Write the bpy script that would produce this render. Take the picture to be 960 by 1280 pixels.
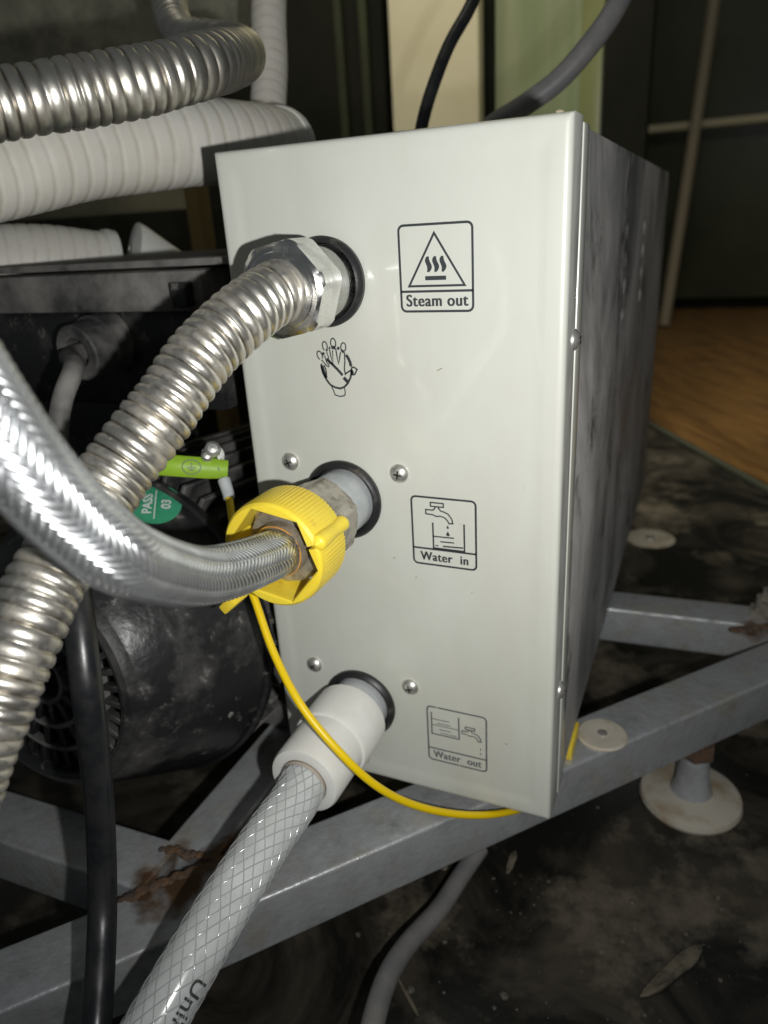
import bpy, bmesh, math, random
import numpy as np
from mathutils import Vector, Matrix
random.seed(7); rng = np.random.default_rng(7)
SC = bpy.context.scene
for o in list(bpy.data.objects): bpy.data.objects.remove(o)
COL = SC.collection
S = 0.01                                   # every length below is written in centimetres

# ------------------------------------------------------------------ camera
CAM_R = np.array([[0.91610703, -0.09769902, 0.38884805],
                  [0.39669266, 0.36156833, -0.84374361],
                  [-0.05816221, 0.92721262, 0.36999177]])
CAM_C = np.array([21.28645, -30.16369, 30.22595])
F = 901.8; CX, CY = 480., 640.
cd = bpy.data.cameras.new('camera'); cam = bpy.data.objects.new('camera', cd); COL.objects.link(cam)
m4 = Matrix([list(CAM_R[i]) + [CAM_C[i]*S] for i in range(3)] + [[0, 0, 0, 1]])
cam.matrix_world = m4
cd.sensor_fit = 'VERTICAL'; cd.sensor_height = 36; cd.sensor_width = 27; cd.lens = F/1280*36
cd.clip_start = 0.005; cd.clip_end = 60
cd.dof.use_dof = True; cd.dof.focus_distance = 0.305; cd.dof.aperture_fstop = 8.5
SC.camera = cam

# ------------------------------------------------------------------ world, lamps, exposure
w = bpy.data.worlds.new('World'); SC.world = w; w.use_nodes = True
bg = w.node_tree.nodes['Background']; bg.inputs['Color'].default_value = (0.80, 0.88, 0.90, 1); bg.inputs['Strength'].default_value = 0.07
def cam_pt(r, u, b): return (CAM_C + CAM_R @ np.array([r, u, b]))*S
fl = bpy.data.lights.new('phone_flash', 'SPOT'); fl.energy = 5.3; fl.spot_size = math.radians(128); fl.spot_blend = 1.0; fl.shadow_soft_size = 0.0035; fl.color = (1.0, 1.0, 0.975)
flo = bpy.data.objects.new('phone_flash', fl); flo.location = cam_pt(3.7, -1.6, 0.3); COL.objects.link(flo)
aim = Vector(CAM_R @ np.array([455-480, 640-430, -901.8])); flo.rotation_euler = aim.to_track_quat('-Z', 'Y').to_euler()
rl = bpy.data.lights.new('room_fill', 'AREA'); rl.shape = 'RECTANGLE'; rl.size = 1.2; rl.size_y = 0.3; rl.energy = 7.0; rl.color = (1.0, 0.95, 0.78)  # added unseen fill light, brightens the cream board and green glass
rlo = bpy.data.objects.new('room_fill', rl); rlo.location = (-0.1, 0.1, 2.1); COL.objects.link(rlo)
rlo.rotation_euler = (Vector((-0.1, 1.3, 0.5)) - Vector((-0.1, 0.1, 2.1))).to_track_quat('-Z', 'Y').to_euler()
rl.spread = math.radians(70)
SC.render.engine = 'CYCLES'
SC.view_settings.view_transform = 'Standard'; SC.view_settings.look = 'None'
SC.view_settings.exposure = 0.0; SC.view_settings.gamma = 1.0; SC.view_settings.use_curve_mapping = False

def pt(px, py, d):                         # place of a thing seen at that spot of the photo and d cm from the lens
    return CAM_C + CAM_R @ (np.array([px-CX, CY-py, -F])*(d/F))
def at(px, py, axis, val):
    r = CAM_R @ np.array([px-CX, CY-py, -F]); t = (val-CAM_C[axis])/r[axis]; return CAM_C + t*r

# ------------------------------------------------------------------ materials
def mat(name, color, rough=0.5, metal=0.0, color2=None, scale=60, lo=0.4, hi=0.6, rough2=None, detail=4,
        bump=0.0, bscale=300, coat=0.0, metal2=None, stretch=(1, 1, 1), spec=0.5, attr=None, acol=None, distort=0.0, sss=0, trans=0, extra=None):
    m = bpy.data.materials.new(name); m.use_nodes = True; nt = m.node_tree; N = nt.nodes; L = nt.links
    b = N['Principled BSDF']; b.inputs['Base Color'].default_value = (*color, 1); b.inputs['Roughness'].default_value = rough
    b.inputs['Metallic'].default_value = metal; b.inputs['Coat Weight'].default_value = coat; b.inputs['Coat Roughness'].default_value = 0.12
    b.inputs['Specular IOR Level'].default_value = spec
    if trans: b.inputs['Transmission Weight'].default_value = trans; b.inputs['IOR'].default_value = 1.4
    if sss: b.inputs['Subsurface Weight'].default_value = sss; b.inputs['Subsurface Radius'].default_value = (.006, .005, .004); b.inputs['Subsurface Scale'].default_value = 1
    tc = N.new('ShaderNodeTexCoord'); mp = N.new('ShaderNodeMapping'); L.new(tc.outputs['Object'], mp.inputs[0]); mp.inputs['Scale'].default_value = stretch
    cur = None; fac = None
    if color2 is not None:
        n = N.new('ShaderNodeTexNoise'); n.inputs['Scale'].default_value = scale; n.inputs['Detail'].default_value = detail; n.inputs['Roughness'].default_value = .65
        n.inputs['Distortion'].default_value = distort
        L.new(mp.outputs[0], n.inputs['Vector'])
        r = N.new('ShaderNodeMapRange'); r.inputs[1].default_value = lo; r.inputs[2].default_value = hi; L.new(n.outputs['Fac'], r.inputs[0])
        mx = N.new('ShaderNodeMix'); mx.data_type = 'RGBA'; mx.inputs['A'].default_value = (*color, 1); mx.inputs['B'].default_value = (*color2, 1)
        L.new(r.outputs[0], mx.inputs['Factor']); cur = mx.outputs['Result']; fac = r.outputs[0]
        for nm, a, c in (('Roughness', rough, rough2), ('Metallic', metal, metal2)):
            if c is not None:
                q = N.new('ShaderNodeMapRange'); q.inputs[3].default_value = a; q.inputs[4].default_value = c; L.new(fac, q.inputs[0]); L.new(q.outputs[0], b.inputs[nm])
    if extra:                                # a second layer of spots: (colour, scale, lo, hi)
        n = N.new('ShaderNodeTexNoise'); n.inputs['Scale'].default_value = extra[1]; n.inputs['Detail'].default_value = 6; n.inputs['Roughness'].default_value = .7
        L.new(tc.outputs['Object'], n.inputs['Vector'])
        r = N.new('ShaderNodeMapRange'); r.inputs[1].default_value = extra[2]; r.inputs[2].default_value = extra[3]; L.new(n.outputs['Fac'], r.inputs[0])
        mx = N.new('ShaderNodeMix'); mx.data_type = 'RGBA'; mx.inputs['B'].default_value = (*extra[0], 1)
        if cur: L.new(cur, mx.inputs['A'])
        else: mx.inputs['A'].default_value = (*color, 1)
        L.new(r.outputs[0], mx.inputs['Factor']); cur = mx.outputs['Result']
    if attr:                                 # valley dirt plus painted groove shade, written on the mesh as an attribute
        at_ = N.new('ShaderNodeAttribute'); at_.attribute_name = attr
        mu = N.new('ShaderNodeMath'); mu.operation = 'MULTIPLY'; mu.inputs[1].default_value = 1.0
        n = N.new('ShaderNodeTexNoise'); n.inputs['Scale'].default_value = 90; n.inputs['Detail'].default_value = 5; L.new(tc.outputs['Object'], n.inputs['Vector'])
        r = N.new('ShaderNodeMapRange'); r.inputs[1].default_value = .35; r.inputs[2].default_value = .6; L.new(n.outputs['Fac'], r.inputs[0])
        L.new(at_.outputs['Fac'], mu.inputs[0]); L.new(r.outputs[0], mu.inputs[1])
        mx = N.new('ShaderNodeMix'); mx.data_type = 'RGBA'; mx.inputs['B'].default_value = (*acol, 1)
        if cur: L.new(cur, mx.inputs['A'])
        else: mx.inputs['A'].default_value = (*color, 1)
        L.new(mu.outputs[0], mx.inputs['Factor']); cur = mx.outputs['Result']
    if cur: L.new(cur, b.inputs['Base Color'])
    if bump:
        n = N.new('ShaderNodeTexNoise'); n.inputs['Scale'].default_value = bscale; n.inputs['Detail'].default_value = 5; L.new(mp.outputs[0], n.inputs['Vector'])
        bp = N.new('ShaderNodeBump'); bp.inputs['Strength'].default_value = bump; bp.inputs['Distance'].default_value = 0.0006
        L.new(n.outputs['Fac'], bp.inputs['Height']); L.new(bp.outputs[0], b.inputs['Normal'])
    return m

M = {}
M['paint'] = mat('ivory_enamel', (.61, .62, .565), .30, color2=(.545, .545, .475), scale=13, lo=.40, hi=.72, stretch=(1, 1, .4), detail=6, rough2=.46, coat=.5, bump=.06, bscale=22, extra=((.36, .30, .20), 30, .70, .73))
M['paint'].node_tree.nodes['Principled BSDF'].inputs['Coat Roughness'].default_value = .05
M['print'] = mat('black_print', (.03, .035, .04), .5, color2=(.55, .55, .48), scale=300, lo=.73, hi=.80)
M['print_faint'] = mat('worn_print', (.13, .135, .14), .5, color2=(.50, .50, .44), scale=300, lo=.60, hi=.74)
M['galv'] = mat('galvanised_steel', (.52, .54, .56), .36, .5, color2=(.22, .225, .23), scale=60, lo=.40, hi=.70, rough2=.66, metal2=.25, detail=12, bump=.8, bscale=260, extra=((.40, .375, .33), 36, .50, .70))
def rust_stain(m, spots):
    nt = m.node_tree; N = nt.nodes; L = nt.links; b = N['Principled BSDF']; src = b.inputs['Base Color'].links[0].from_socket
    g = N.new('ShaderNodeTexCoord'); n = N.new('ShaderNodeTexNoise'); n.inputs['Scale'].default_value = 70; n.inputs['Detail'].default_value = 7; L.new(g.outputs['Object'], n.inputs['Vector'])
    for (c, rad) in spots:
        d = N.new('ShaderNodeVectorMath'); d.operation = 'DISTANCE'; L.new(g.outputs['Object'], d.inputs[0]); d.inputs[1].default_value = [q*S for q in c]
        r = N.new('ShaderNodeMapRange'); r.inputs[1].default_value = rad*S; r.inputs[2].default_value = 0; r.inputs[3].default_value = -.25; r.inputs[4].default_value = .75; L.new(d.outputs['Value'], r.inputs[0])
        a = N.new('ShaderNodeMath'); a.operation = 'ADD'; L.new(r.outputs[0], a.inputs[0]); L.new(n.outputs['Fac'], a.inputs[1])
        q = N.new('ShaderNodeMapRange'); q.inputs[1].default_value = .68; q.inputs[2].default_value = .95; L.new(a.outputs[0], q.inputs[0])
        mx = N.new('ShaderNodeMix'); mx.data_type = 'RGBA'; mx.inputs['B'].default_value = (.12, .068, .036, 1); L.new(src, mx.inputs['A']); L.new(q.outputs[0], mx.inputs['Factor']); src = mx.outputs['Result']
    L.new(src, b.inputs['Base Color'])
rust_stain(M['galv'], [((-1.6, -9.6, -1), 4.2), ((0.2, -7.2, -1), 3.4), ((27, 26, -1), 3), ((23, 16, -4), 2)])
M['rust'] = mat('rusty_weld', (.13, .072, .038), .8, color2=(.07, .055, .045), scale=180, lo=.4, hi=.6, bump=.9, bscale=500)
M['casing'] = mat('dusty_casing_steel', (.20, .20, .20), .40, .2, color2=(.54, .52, .495), scale=10, lo=.36, hi=.62, rough2=.8, metal2=.0, stretch=(1, .8, .5), bump=.25, bscale=160, distort=.7, detail=7, extra=((.09, .08, .07), 13, .56, .66))
M['rubber'] = mat('black_rubber', (.018, .018, .019), .42, color2=(.16, .14, .115), scale=70, lo=.55, hi=.8, bump=.08)
M['steel'] = mat('stainless_steel', (.76, .73, .67), .38, 1.0, color2=(.58, .54, .47), scale=55, lo=.42, hi=.68, rough2=.5, attr='crev', acol=(.16, .13, .09), bump=.10, bscale=500)
M['steel_dusty'] = mat('dusty_stainless_steel', (.74, .71, .65), .35, .95, color2=(.45, .41, .34), scale=80, lo=.48, hi=.68, rough2=.6, metal2=.7, detail=9, attr='crev', acol=(.13, .105, .07), bump=.2, bscale=420)
M['chrome'] = mat('bright_plated_steel', (.84, .84, .83), .2, 1.0, color2=(.70, .69, .66), scale=110, lo=.4, hi=.7, rough2=.45, bump=.12, bscale=350)
M['nickel'] = mat('dull_nickel_brass', (.50, .47, .41), .42, .7, color2=(.24, .21, .17), scale=120, lo=.45, hi=.65, rough2=.55, bump=.15)
M['wire_metal'] = mat('braid_wire', (.76, .78, .80), .33, .93, color2=(.56, .57, .58), scale=60, lo=.4, hi=.7)
M['core'] = mat('braid_core', (.03, .03, .032), .6, .2)
M['screw'] = mat('screw_steel', (.82, .81, .78), .34, .85, color2=(.50, .47, .42), scale=350, lo=.48, hi=.62, rough2=.5)
M['dark'] = mat('recess_shade', (.012, .012, .012), .8)  # near-black colour stands in for shade in slots, holes and hollow
M['yellow'] = mat('yellow_plastic', (.86, .66, .055), .38, color2=(.80, .55, .035), scale=30, lo=.4, hi=.75, sss=.25, bump=.05, bscale=200, extra=((.48, .26, .05), 45, .60, .72))
M['orange'] = mat('orange_washer', (.75, .33, .04), .4)
M['ywire'] = mat('yellow_pvc', (.86, .60, .005), .38)
M['white_pl'] = mat('white_plastic', (.76, .76, .73), .36, color2=(.70, .69, .65), scale=30, sss=.2, bump=.06, bscale=150, extra=((.40, .36, .29), 42, .64, .74))
M['grey_pl'] = mat('pale_grey_plastic', (.42, .45, .46), .5, color2=(.50, .52, .52), scale=120, bump=.2, bscale=200)
M['clear'] = mat('milky_pvc', (.60, .615, .615), .2, color2=(.50, .515, .51), scale=35, coat=.7, sss=.15)
M['thread'] = mat('pvc_thread', (.36, .37, .37), .16, coat=1.0)
M['ribwhite'] = mat('white_ribbed_plastic', (.72, .70, .64), .5, color2=(.64, .60, .52), scale=20, lo=.4, hi=.75, attr='crev', acol=(.56, .52, .44), extra=((.12, .09, .06), 60, .75, .78))
M['motor'] = mat('black_motor_paint', (.016, .016, .017), .36, color2=(.10, .096, .09), scale=24, lo=.5, hi=.76, rough2=.75, bump=1.0, bscale=130, detail=8, extra=((.20, .19, .17), 95, .60, .72))
M['motor_dusty'] = mat('dusty_motor_body', (.035, .035, .036), .55, color2=(.23, .22, .205), scale=24, lo=.38, hi=.68, rough2=.8, bump=.4, bscale=170, detail=8)
M['cable'] = mat('black_cable_sheath', (.010, .011, .013), .3, color2=(.018, .018, .018), scale=80, rough2=.42, bump=.05, extra=((.10, .09, .08), 130, .72, .8))
M['greycable'] = mat('grey_cable_sheath', (.17, .17, .175), .5, color2=(.22, .21, .20), scale=60)
M['tag'] = mat('lime_label_film', (.30, .50, .03), .45, color2=(.26, .44, .03), scale=80)
M['green'] = mat('green_sticker', (.035, .30, .15), .4, color2=(.06, .36, .2), scale=90)
M['whiteink'] = mat('white_ink', (.75, .78, .76), .5)
M['floor'] = mat('dirty_black_floor', (.012, .012, .010), .34, color2=(.095, .078, .056), scale=7, lo=.44, hi=.72, rough2=.75, detail=12, bump=.7, bscale=90, distort=1.6, extra=((.26, .22, .165), 9, .52, .74))
M['chip'] = mat('dusty_debris', (.17, .15, .12), .85, color2=(.05, .045, .038), scale=160, bump=.5)
M['wood'] = mat('oak_laminate', (.24, .125, .036), .5, color2=(.11, .055, .017), scale=4, lo=.38, hi=.62, stretch=(1, 9, 1), detail=7, distort=1.2)
M['trim'] = mat('pale_trim', (.13, .14, .10), .5, .2)
M['cream'] = mat('cream_board', (.66, .60, .42), .7, color2=(.60, .54, .36), scale=3)
M['gglass'] = mat('green_glass', (.20, .24, .13), .25, color2=(.30, .31, .20), scale=4, lo=.4, hi=.6, stretch=(3, 1, .15), spec=.6)
M['bgdark'] = mat('dark_cabinet', (.009, .0095, .007), .8, spec=.08, color2=(.014, .014, .01), scale=4)
M['bgglass'] = mat('dark_glass', (.055, .066, .030), .35, color2=(.035, .038, .022), scale=2)
M['tan'] = mat('tan_pole', (.30, .25, .17), .5)
M['olive'] = mat('olive_wall', (.16, .15, .10), .85, color2=(.11, .105, .075), scale=5)
M['yglass'] = mat('yellow_green_glass', (.22, .235, .10), .3)
M['tan2'] = mat('brown_post', (.16, .11, .03), .6)
M['board'] = mat('mottled_board', (.30, .29, .22), .85, color2=(.13, .125, .10), scale=22, lo=.35, hi=.65, detail=8, bump=.6, bscale=90)
M['footwhite'] = mat('dirty_white_foot', (.52, .48, .40), .5, color2=(.36, .27, .17), scale=40, lo=.48, hi=.7, extra=((.20, .11, .05), 60, .66, .74))
M['footstem'] = mat('grey_foot_stem', (.34, .345, .36), .45, color2=(.27, .27, .28), scale=60)

# ------------------------------------------------------------------ mesh helpers (cm in, metres out)
def mk(name, verts, faces, material, parent=None, smooth=True, attr=None):
    me = bpy.data.meshes.new(name)
    v = np.asarray(verts, float)*S
    me.from_pydata([tuple(p) for p in v], [], faces)
    if attr is not None:
        a = me.attributes.new('crev', 'FLOAT', 'POINT'); a.data.foreach_set('value', np.asarray(attr, np.float32))
    me.materials.append(material)
    if smooth: me.polygons.foreach_set('use_smooth', [True]*len(me.polygons))
    me.update()
    o = bpy.data.objects.new(name, me); COL.objects.link(o)
    if parent is not None: o.parent = parent
    return o
def sharp(o, deg=35):
    bm = bmesh.new(); bm.from_mesh(o.data)
    bmesh.ops.recalc_face_normals(bm, faces=bm.faces)
    for e in bm.edges:
        if len(e.link_faces) == 2 and e.calc_face_angle(0) > math.radians(deg): e.smooth = False
    bm.to_mesh(o.data); bm.free(); return o
def thing(name, label, cat, group=None):
    o = bpy.data.objects.new(name, None); o.empty_display_size = .02; COL.objects.link(o)
    tag(o, label, cat, group); return o
def tag(o, label, cat, group=None):
    o['label'] = label; o['category'] = cat
    if group: o['group'] = group
    return o
def struct(o): o['kind'] = 'structure'; return o
def stuff(o): o['kind'] = 'stuff'; return o
class MB:
    def __init__(s): s.v = []; s.f = []; s.a = []
    def add(s, v, f, a=None):
        k = len(s.v); s.v += [tuple(x) for x in v]; s.f += [tuple(i+k for i in q) for q in f]; s.a += list(a) if a is not None else [0]*len(v)
    def build(s, name, m, parent=None, smooth=True, at_=False): return mk(name, s.v, s.f, m, parent, smooth, s.a if at_ else None)

def bbox(c, size, rot=None, bev=0.0, seg=2):
    bm = bmesh.new(); bmesh.ops.create_cube(bm, size=1)
    for v in bm.verts: v.co = Vector((v.co.x*size[0], v.co.y*size[1], v.co.z*size[2]))
    if bev: bmesh.ops.bevel(bm, geom=bm.edges[:], offset=bev, segments=seg, profile=.6, affect='EDGES')
    bm.verts.index_update()
    R = rot or Matrix.Identity(3); c = Vector(c)
    v = [tuple(R @ x.co + c) for x in bm.verts]; f = [tuple(x.index for x in q.verts) for q in bm.faces]; bm.free(); return v, f
def box(name, c, size, m, parent=None, rot=None, bev=.05, seg=2):
    v, f = bbox(c, size, rot, bev, seg); return sharp(mk(name, v, f, m, parent, True), 40)
def span(name, x0, x1, y0, y1, z0, z1, m, parent=None, bev=.05):
    return box(name, ((x0+x1)/2, (y0+y1)/2, (z0+z1)/2), (abs(x1-x0), abs(y1-y0), abs(z1-z0)), m, parent, None, bev)

def basis(axis):
    a = Vector(axis).normalized(); t = Vector((0, 0, 1)) if abs(a.z) < .9 else Vector((1, 0, 0))
    u = t.cross(a).normalized(); v = a.cross(u); return np.array(u), np.array(v), np.array(a)
def lathe_vf(o, axis, prof, n=48, ph=0.0):
    """prof: list of (distance along the axis, radius); closed by fans where radius is 0"""
    u, v, a = basis(axis); o = np.array(o, float); V = []; Fc = []
    for (h, r) in prof:
        for k in range(n):
            t = 2*math.pi*k/n + ph; V.append(o + a*h + (u*math.cos(t)+v*math.sin(t))*r)
    for i in range(len(prof)-1):
        for k in range(n):
            k2 = (k+1) % n; Fc.append((i*n+k, i*n+k2, (i+1)*n+k2, (i+1)*n+k))
    return V, Fc
def lathe(name, o, axis, prof, m, parent=None, n=48, ph=0.0, deg=32):
    V, Fc = lathe_vf(o, axis, prof, n, ph); return sharp(mk(name, V, Fc, m, parent), deg)

def smooth_path(pts, step=.1):
    P = np.array(pts, float); P = np.vstack([2*P[0]-P[1], P, 2*P[-1]-P[-2]]); out = []
    for i in range(1, len(P)-2):
        p0, p1, p2, p3 = P[i-1:i+3]
        # centripetal Catmull-Rom
        t0 = 0; t1 = t0+np.linalg.norm(p1-p0)**.5; t2 = t1+np.linalg.norm(p2-p1)**.5; t3 = t2+np.linalg.norm(p3-p2)**.5
        n = max(4, int(np.linalg.norm(p2-p1)/.05))
        for t in np.linspace(t1, t2, n, endpoint=False):
            A1 = (t1-t)/(t1-t0)*p0+(t-t0)/(t1-t0)*p1; A2 = (t2-t)/(t2-t1)*p1+(t-t1)/(t2-t1)*p2; A3 = (t3-t)/(t3-t2)*p2+(t-t2)/(t3-t2)*p3
            B1 = (t2-t)/(t2-t0)*A1+(t-t0)/(t2-t0)*A2; B2 = (t3-t)/(t3-t1)*A2+(t-t1)/(t3-t1)*A3
            out.append((t2-t)/(t2-t1)*B1+(t-t1)/(t2-t1)*B2)
    out.append(P[-2]); out = np.array(out)
    for _ in range(12): out[1:-1] = (out[:-2]+2*out[1:-1]+out[2:])/4
    d = np.r_[0, np.cumsum(np.linalg.norm(np.diff(out, axis=0), axis=1))]
    s = np.arange(0, d[-1], step)
    return np.stack([np.interp(s, d, out[:, k]) for k in range(3)], 1), s
def frames(P):
    T = np.gradient(P, axis=0); T /= np.linalg.norm(T, axis=1)[:, None]
    ref = np.array([0, 0, 1.]) if abs(T[0][2]) < .9 else np.array([1., 0, 0])
    U = np.zeros_like(P); u = ref-T[0]*ref.dot(T[0]); u /= np.linalg.norm(u)
    for i in range(len(P)):
        u = u-T[i]*u.dot(T[i]); u /= np.linalg.norm(u); U[i] = u
    return T, U, np.cross(T, U)
class Path:
    def __init__(s, pts, step=.1):
        s.P, s.s = smooth_path(pts, step); s.T, s.U, s.V = frames(s.P); s.L = s.s[-1]
    def ev(s, t):
        t = np.clip(t, 0, s.L); I = lambda A: np.stack([np.interp(t, s.s, A[:, k]) for k in range(3)], -1)
        return I(s.P), I(s.T), I(s.U), I(s.V)
    def surf(s, t, ang, r):
        P, T, U, V = s.ev(np.asarray(t, float)); c = np.cos(ang)[..., None]; q = np.sin(ang)[..., None]
        return P+(U*c+V*q)*np.asarray(r)[..., None]
def tube(name, path, rf, m, parent=None, n=32, step=None, s0=0, s1=None, crev=None, caps=True):
    s1 = path.L if s1 is None else s1; step = step or .2
    t = np.arange(s0, s1+step*.5, step); t = np.minimum(t, s1); a = np.linspace(0, 2*math.pi, n, endpoint=False)
    TT, AA = np.meshgrid(t, a, indexing='ij'); R = rf(TT, AA) if callable(rf) else np.full_like(TT, rf)
    V = path.surf(TT, AA, R).reshape(-1, 3); Fc = []
    k = len(t)
    for i in range(k-1):
        for j in range(n): j2 = (j+1) % n; Fc.append((i*n+j, i*n+j2, (i+1)*n+j2, (i+1)*n+j))
    V = list(map(tuple, V))
    if caps: Fc.append(tuple(range(n))[::-1]); Fc.append(tuple(range((k-1)*n, k*n)))
    at_ = None
    if crev is not None: at_ = crev(TT, AA).reshape(-1)
    o = mk(name, V, Fc, m, parent, True, at_); return sharp(o, 75)

def text_vf(s, size, sx=1.0, bold=0.0, align='CENTER', space=1.0):
    c = bpy.data.curves.new('t', 'FONT'); c.body = s; c.size = size; c.align_x = align; c.offset = bold; c.space_character = space
    o = bpy.data.objects.new('t', c); COL.objects.link(o); dg = bpy.context.evaluated_depsgraph_get(); dg.update()
    me = o.evaluated_get(dg).to_mesh(); v = [(p.co.x*sx, p.co.y) for p in me.vertices]; f = [tuple(q.vertices) for q in me.polygons]
    o.evaluated_get(dg).to_mesh_clear(); bpy.data.objects.remove(o); bpy.data.curves.remove(c); return v, f
class Ink:
    """flat print in a plane: strokes, dots and words in (x, z), lifted to 3-D by a function"""
    def __init__(s): s.v = []; s.f = []
    def stroke(s, pts, wd, closed=False):
        P = np.array(pts, float); n = len(P); k = len(s.v)
        for i in range(n):
            a = P[(i-1) % n] if (closed or i > 0) else P[i]; b = P[(i+1) % n] if (closed or i < n-1) else P[i]
            t1 = P[i]-a; t2 = b-P[i]; l1 = np.linalg.norm(t1); l2 = np.linalg.norm(t2)
            t1 = t1/l1 if l1 > 0 else t2/l2; t2 = t2/l2 if l2 > 0 else t1
            t = t1+t2; t /= (np.linalg.norm(t)+1e-9); nn = np.array([-t[1], t[0]]); h = wd/2/max(.5, abs(nn.dot(np.array([-t1[1], t1[0]]))))
            s.v += [tuple(P[i]+nn*h), tuple(P[i]-nn*h)]
        for i in range(n if closed else n-1):
            j = (i+1) % n; s.f.append((k+2*i, k+2*i+1, k+2*j+1, k+2*j))
    def poly(s, pts): k = len(s.v); s.v += [tuple(p) for p in pts]; s.f.append(tuple(range(k, k+len(pts))))
    def arc(s, c, rx, ry, a0, a1, wd, n=16, rot=0):
        ca, sa = math.cos(math.radians(rot)), math.sin(math.radians(rot)); P = []
        for t in np.linspace(math.radians(a0), math.radians(a1), n):
            x, y = rx*math.cos(t), ry*math.sin(t); P.append((c[0]+x*ca-y*sa, c[1]+x*sa+y*ca))
        s.stroke(P, wd)
    def text(s, body, c, size, sx=1, bold=0, space=1.0, align='CENTER', rot=0):
        v, f = text_vf(body, size, sx, bold, align, space); k = len(s.v); ca, sa = math.cos(rot), math.sin(rot)
        s.v += [(c[0]+x*ca-y*sa, c[1]+x*sa+y*ca) for x, y in v]; s.f += [tuple(i+k for i in q) for q in f]
    def build(s, name, lift, m, parent): return mk(name, [lift(*p) for p in s.v], s.f, m, parent, False)
def rrect(x0, z0, x1, z1, r, n=5):
    P = []
    for cx, cz, a in ((x1-r, z1-r, 0), (x0+r, z1-r, 90), (x0+r, z0+r, 180), (x1-r, z0+r, 270)):
        for t in np.linspace(a, a+90, n): P.append((cx+r*math.cos(math.radians(t)), cz+r*math.sin(math.radians(t))))
    return P

# ================================================================== SETTING
FZ = -10.0
def plate(name, x0, x1, y0, y1, z, m, th=1.0): return span(name, x0, x1, y0, y1, z-th, z, m, None, 0)
struct(plate('floor', -300, 400, -150, 700, FZ, M['floor']))
# oak boards beyond the black floor
E0 = np.array([13.7, 113.6]); ED = np.array([17.8, -31.4]); ED /= np.linalg.norm(ED); EN = np.array([-ED[1], ED[0]])
ang = math.atan2(ED[1], ED[0])
wf = thing('wood_floor', 'x', 'x'); del wf['label']; del wf['category']; struct(wf)
wf.location = (0, 0, 0); RZ = Matrix.Rotation(ang, 3, 'Z')
bd = None
for i in range(15):
    for j in range(-3, 4):
        c2 = E0+EN*(1.5+12*i+6)+ED*(j*90+(i*37) % 60-60)
        if bd is None:
            bd = box('plank', (0, 0, 0), (89.7, 11.8, .8), M['wood'], wf, None, .12, 1); o = bd
        else: o = bd.copy(); COL.objects.link(o)
        o.location = (c2[0]*S, c2[1]*S, (FZ+.4+random.uniform(-.02, .02))*S); o.rotation_euler = (0, 0, ang)
c2 = E0+EN*.6
tr = box('floor_trim', (*c2, FZ+.5), (420, .8, .9), M['trim'], None, RZ, .2); struct(tr)

# background fixtures
o = tag(span('cream_board', -31.5, -16.4, 98, 101, -9.5, 170, M['cream'], None, .3), 'plain cream board standing upright behind the metal box', 'board')
g = thing('green_glass_door', 'green tinted glass door in a dark frame behind the grey cable', 'door')
gx0 = at(619, 80, 1, 104)[0]; gx1 = at(757, 60, 1, 104)[0]
span('glass_pane', gx0, gx1, 104, 105, -9.5, 170, M['gglass'], g, .1)
span('door_frame', gx0-1.4, gx0, 102.5, 106, -9.9, 170, M['bgdark'], g, .2)
span('door_frame', gx1, gx1+7, 102.5, 106, -9.9, 170, M['bgdark'], g, .2)
span('edge_strip', gx1-3.6, gx1-.3, 103.2, 103.9, 35, 170, M['yglass'], g, .1)
struct(span('wall', -420, -62, 133, 136, -10, 260, M['olive'], None, .1))
k = thing('dark_cabinet', 'dark cabinet with thin upright strips left of the cream board', 'cabinet')
span('cabinet_body', -75, -33, 99, 130, -9.9, 170, M['bgdark'], k, .4)
for x in (-36, -40.5): span('upright_strip', x-.7, x+.7, 97.6, 98.9, -9.9, 170, M['bgglass'], k, .2)
k = thing('glass_cabinet', 'dark glass fronted cabinet beyond the wooden floor with a pale bar handle', 'cabinet')
span('cabinet_body', -90, 260, 300, 340, -9.1, 260, M['bgdark'], k, 1)
span('glass_front', -80, 255, 298, 299.6, -5, 250, M['bgglass'], k, .3)
p0 = at(803, 163, 1, 292); p1 = at(985, 156, 1, 292)
span('bar_handle', p0[0], p1[0], 290.5, 293, p0[2]-1.3, p0[2]+1.3, M['cream'], k, .6)
for xx in (p0[0]+6, p1[0]-6): span('handle_post', xx-1, xx+1, 293, 298, p0[2]-1, p0[2]+1, M['tan'], k, .3)
# pole
pp = Path([at(902, -60, 1, 262), at(874, 130, 1, 258), at(845, 300, 1, 250), at(831, 392, 1, 246)], 2)
pb = Path([pp.P[0], pp.P[len(pp.P)//2], np.array([pp.P[-1][0], pp.P[-1][1], FZ+.8])], 2)
o = tube('leaning_pole', pb, 1.9, M['tan'], None, 20, 4); tag(o, 'thin tan pole leaning upright behind the right side of the box', 'pole')
# mottled board upper left
o = box('mottled_board', (-60, 40, 62), (70, 2, 31), M['board'], None, Matrix.Rotation(math.radians(16), 3, 'Z'), .2)
tag(o, 'rough mottled grey green board behind the looped steel hose', 'board')
o = span('brown_post', -28.0, -26.4, 34, 36, -9.9, 36, M['tan2'], None, .1); tag(o, 'narrow brown post just left of the box behind the motor', 'post')
# dark rear panel behind the motor
o = box('rear_panel', (-60, 62, 12), (110, 1.5, 44), M['bgdark'], None, Matrix.Rotation(math.radians(10), 3, 'Z'), .3)
tag(o, 'dark panel standing behind the black motor', 'panel')

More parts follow.
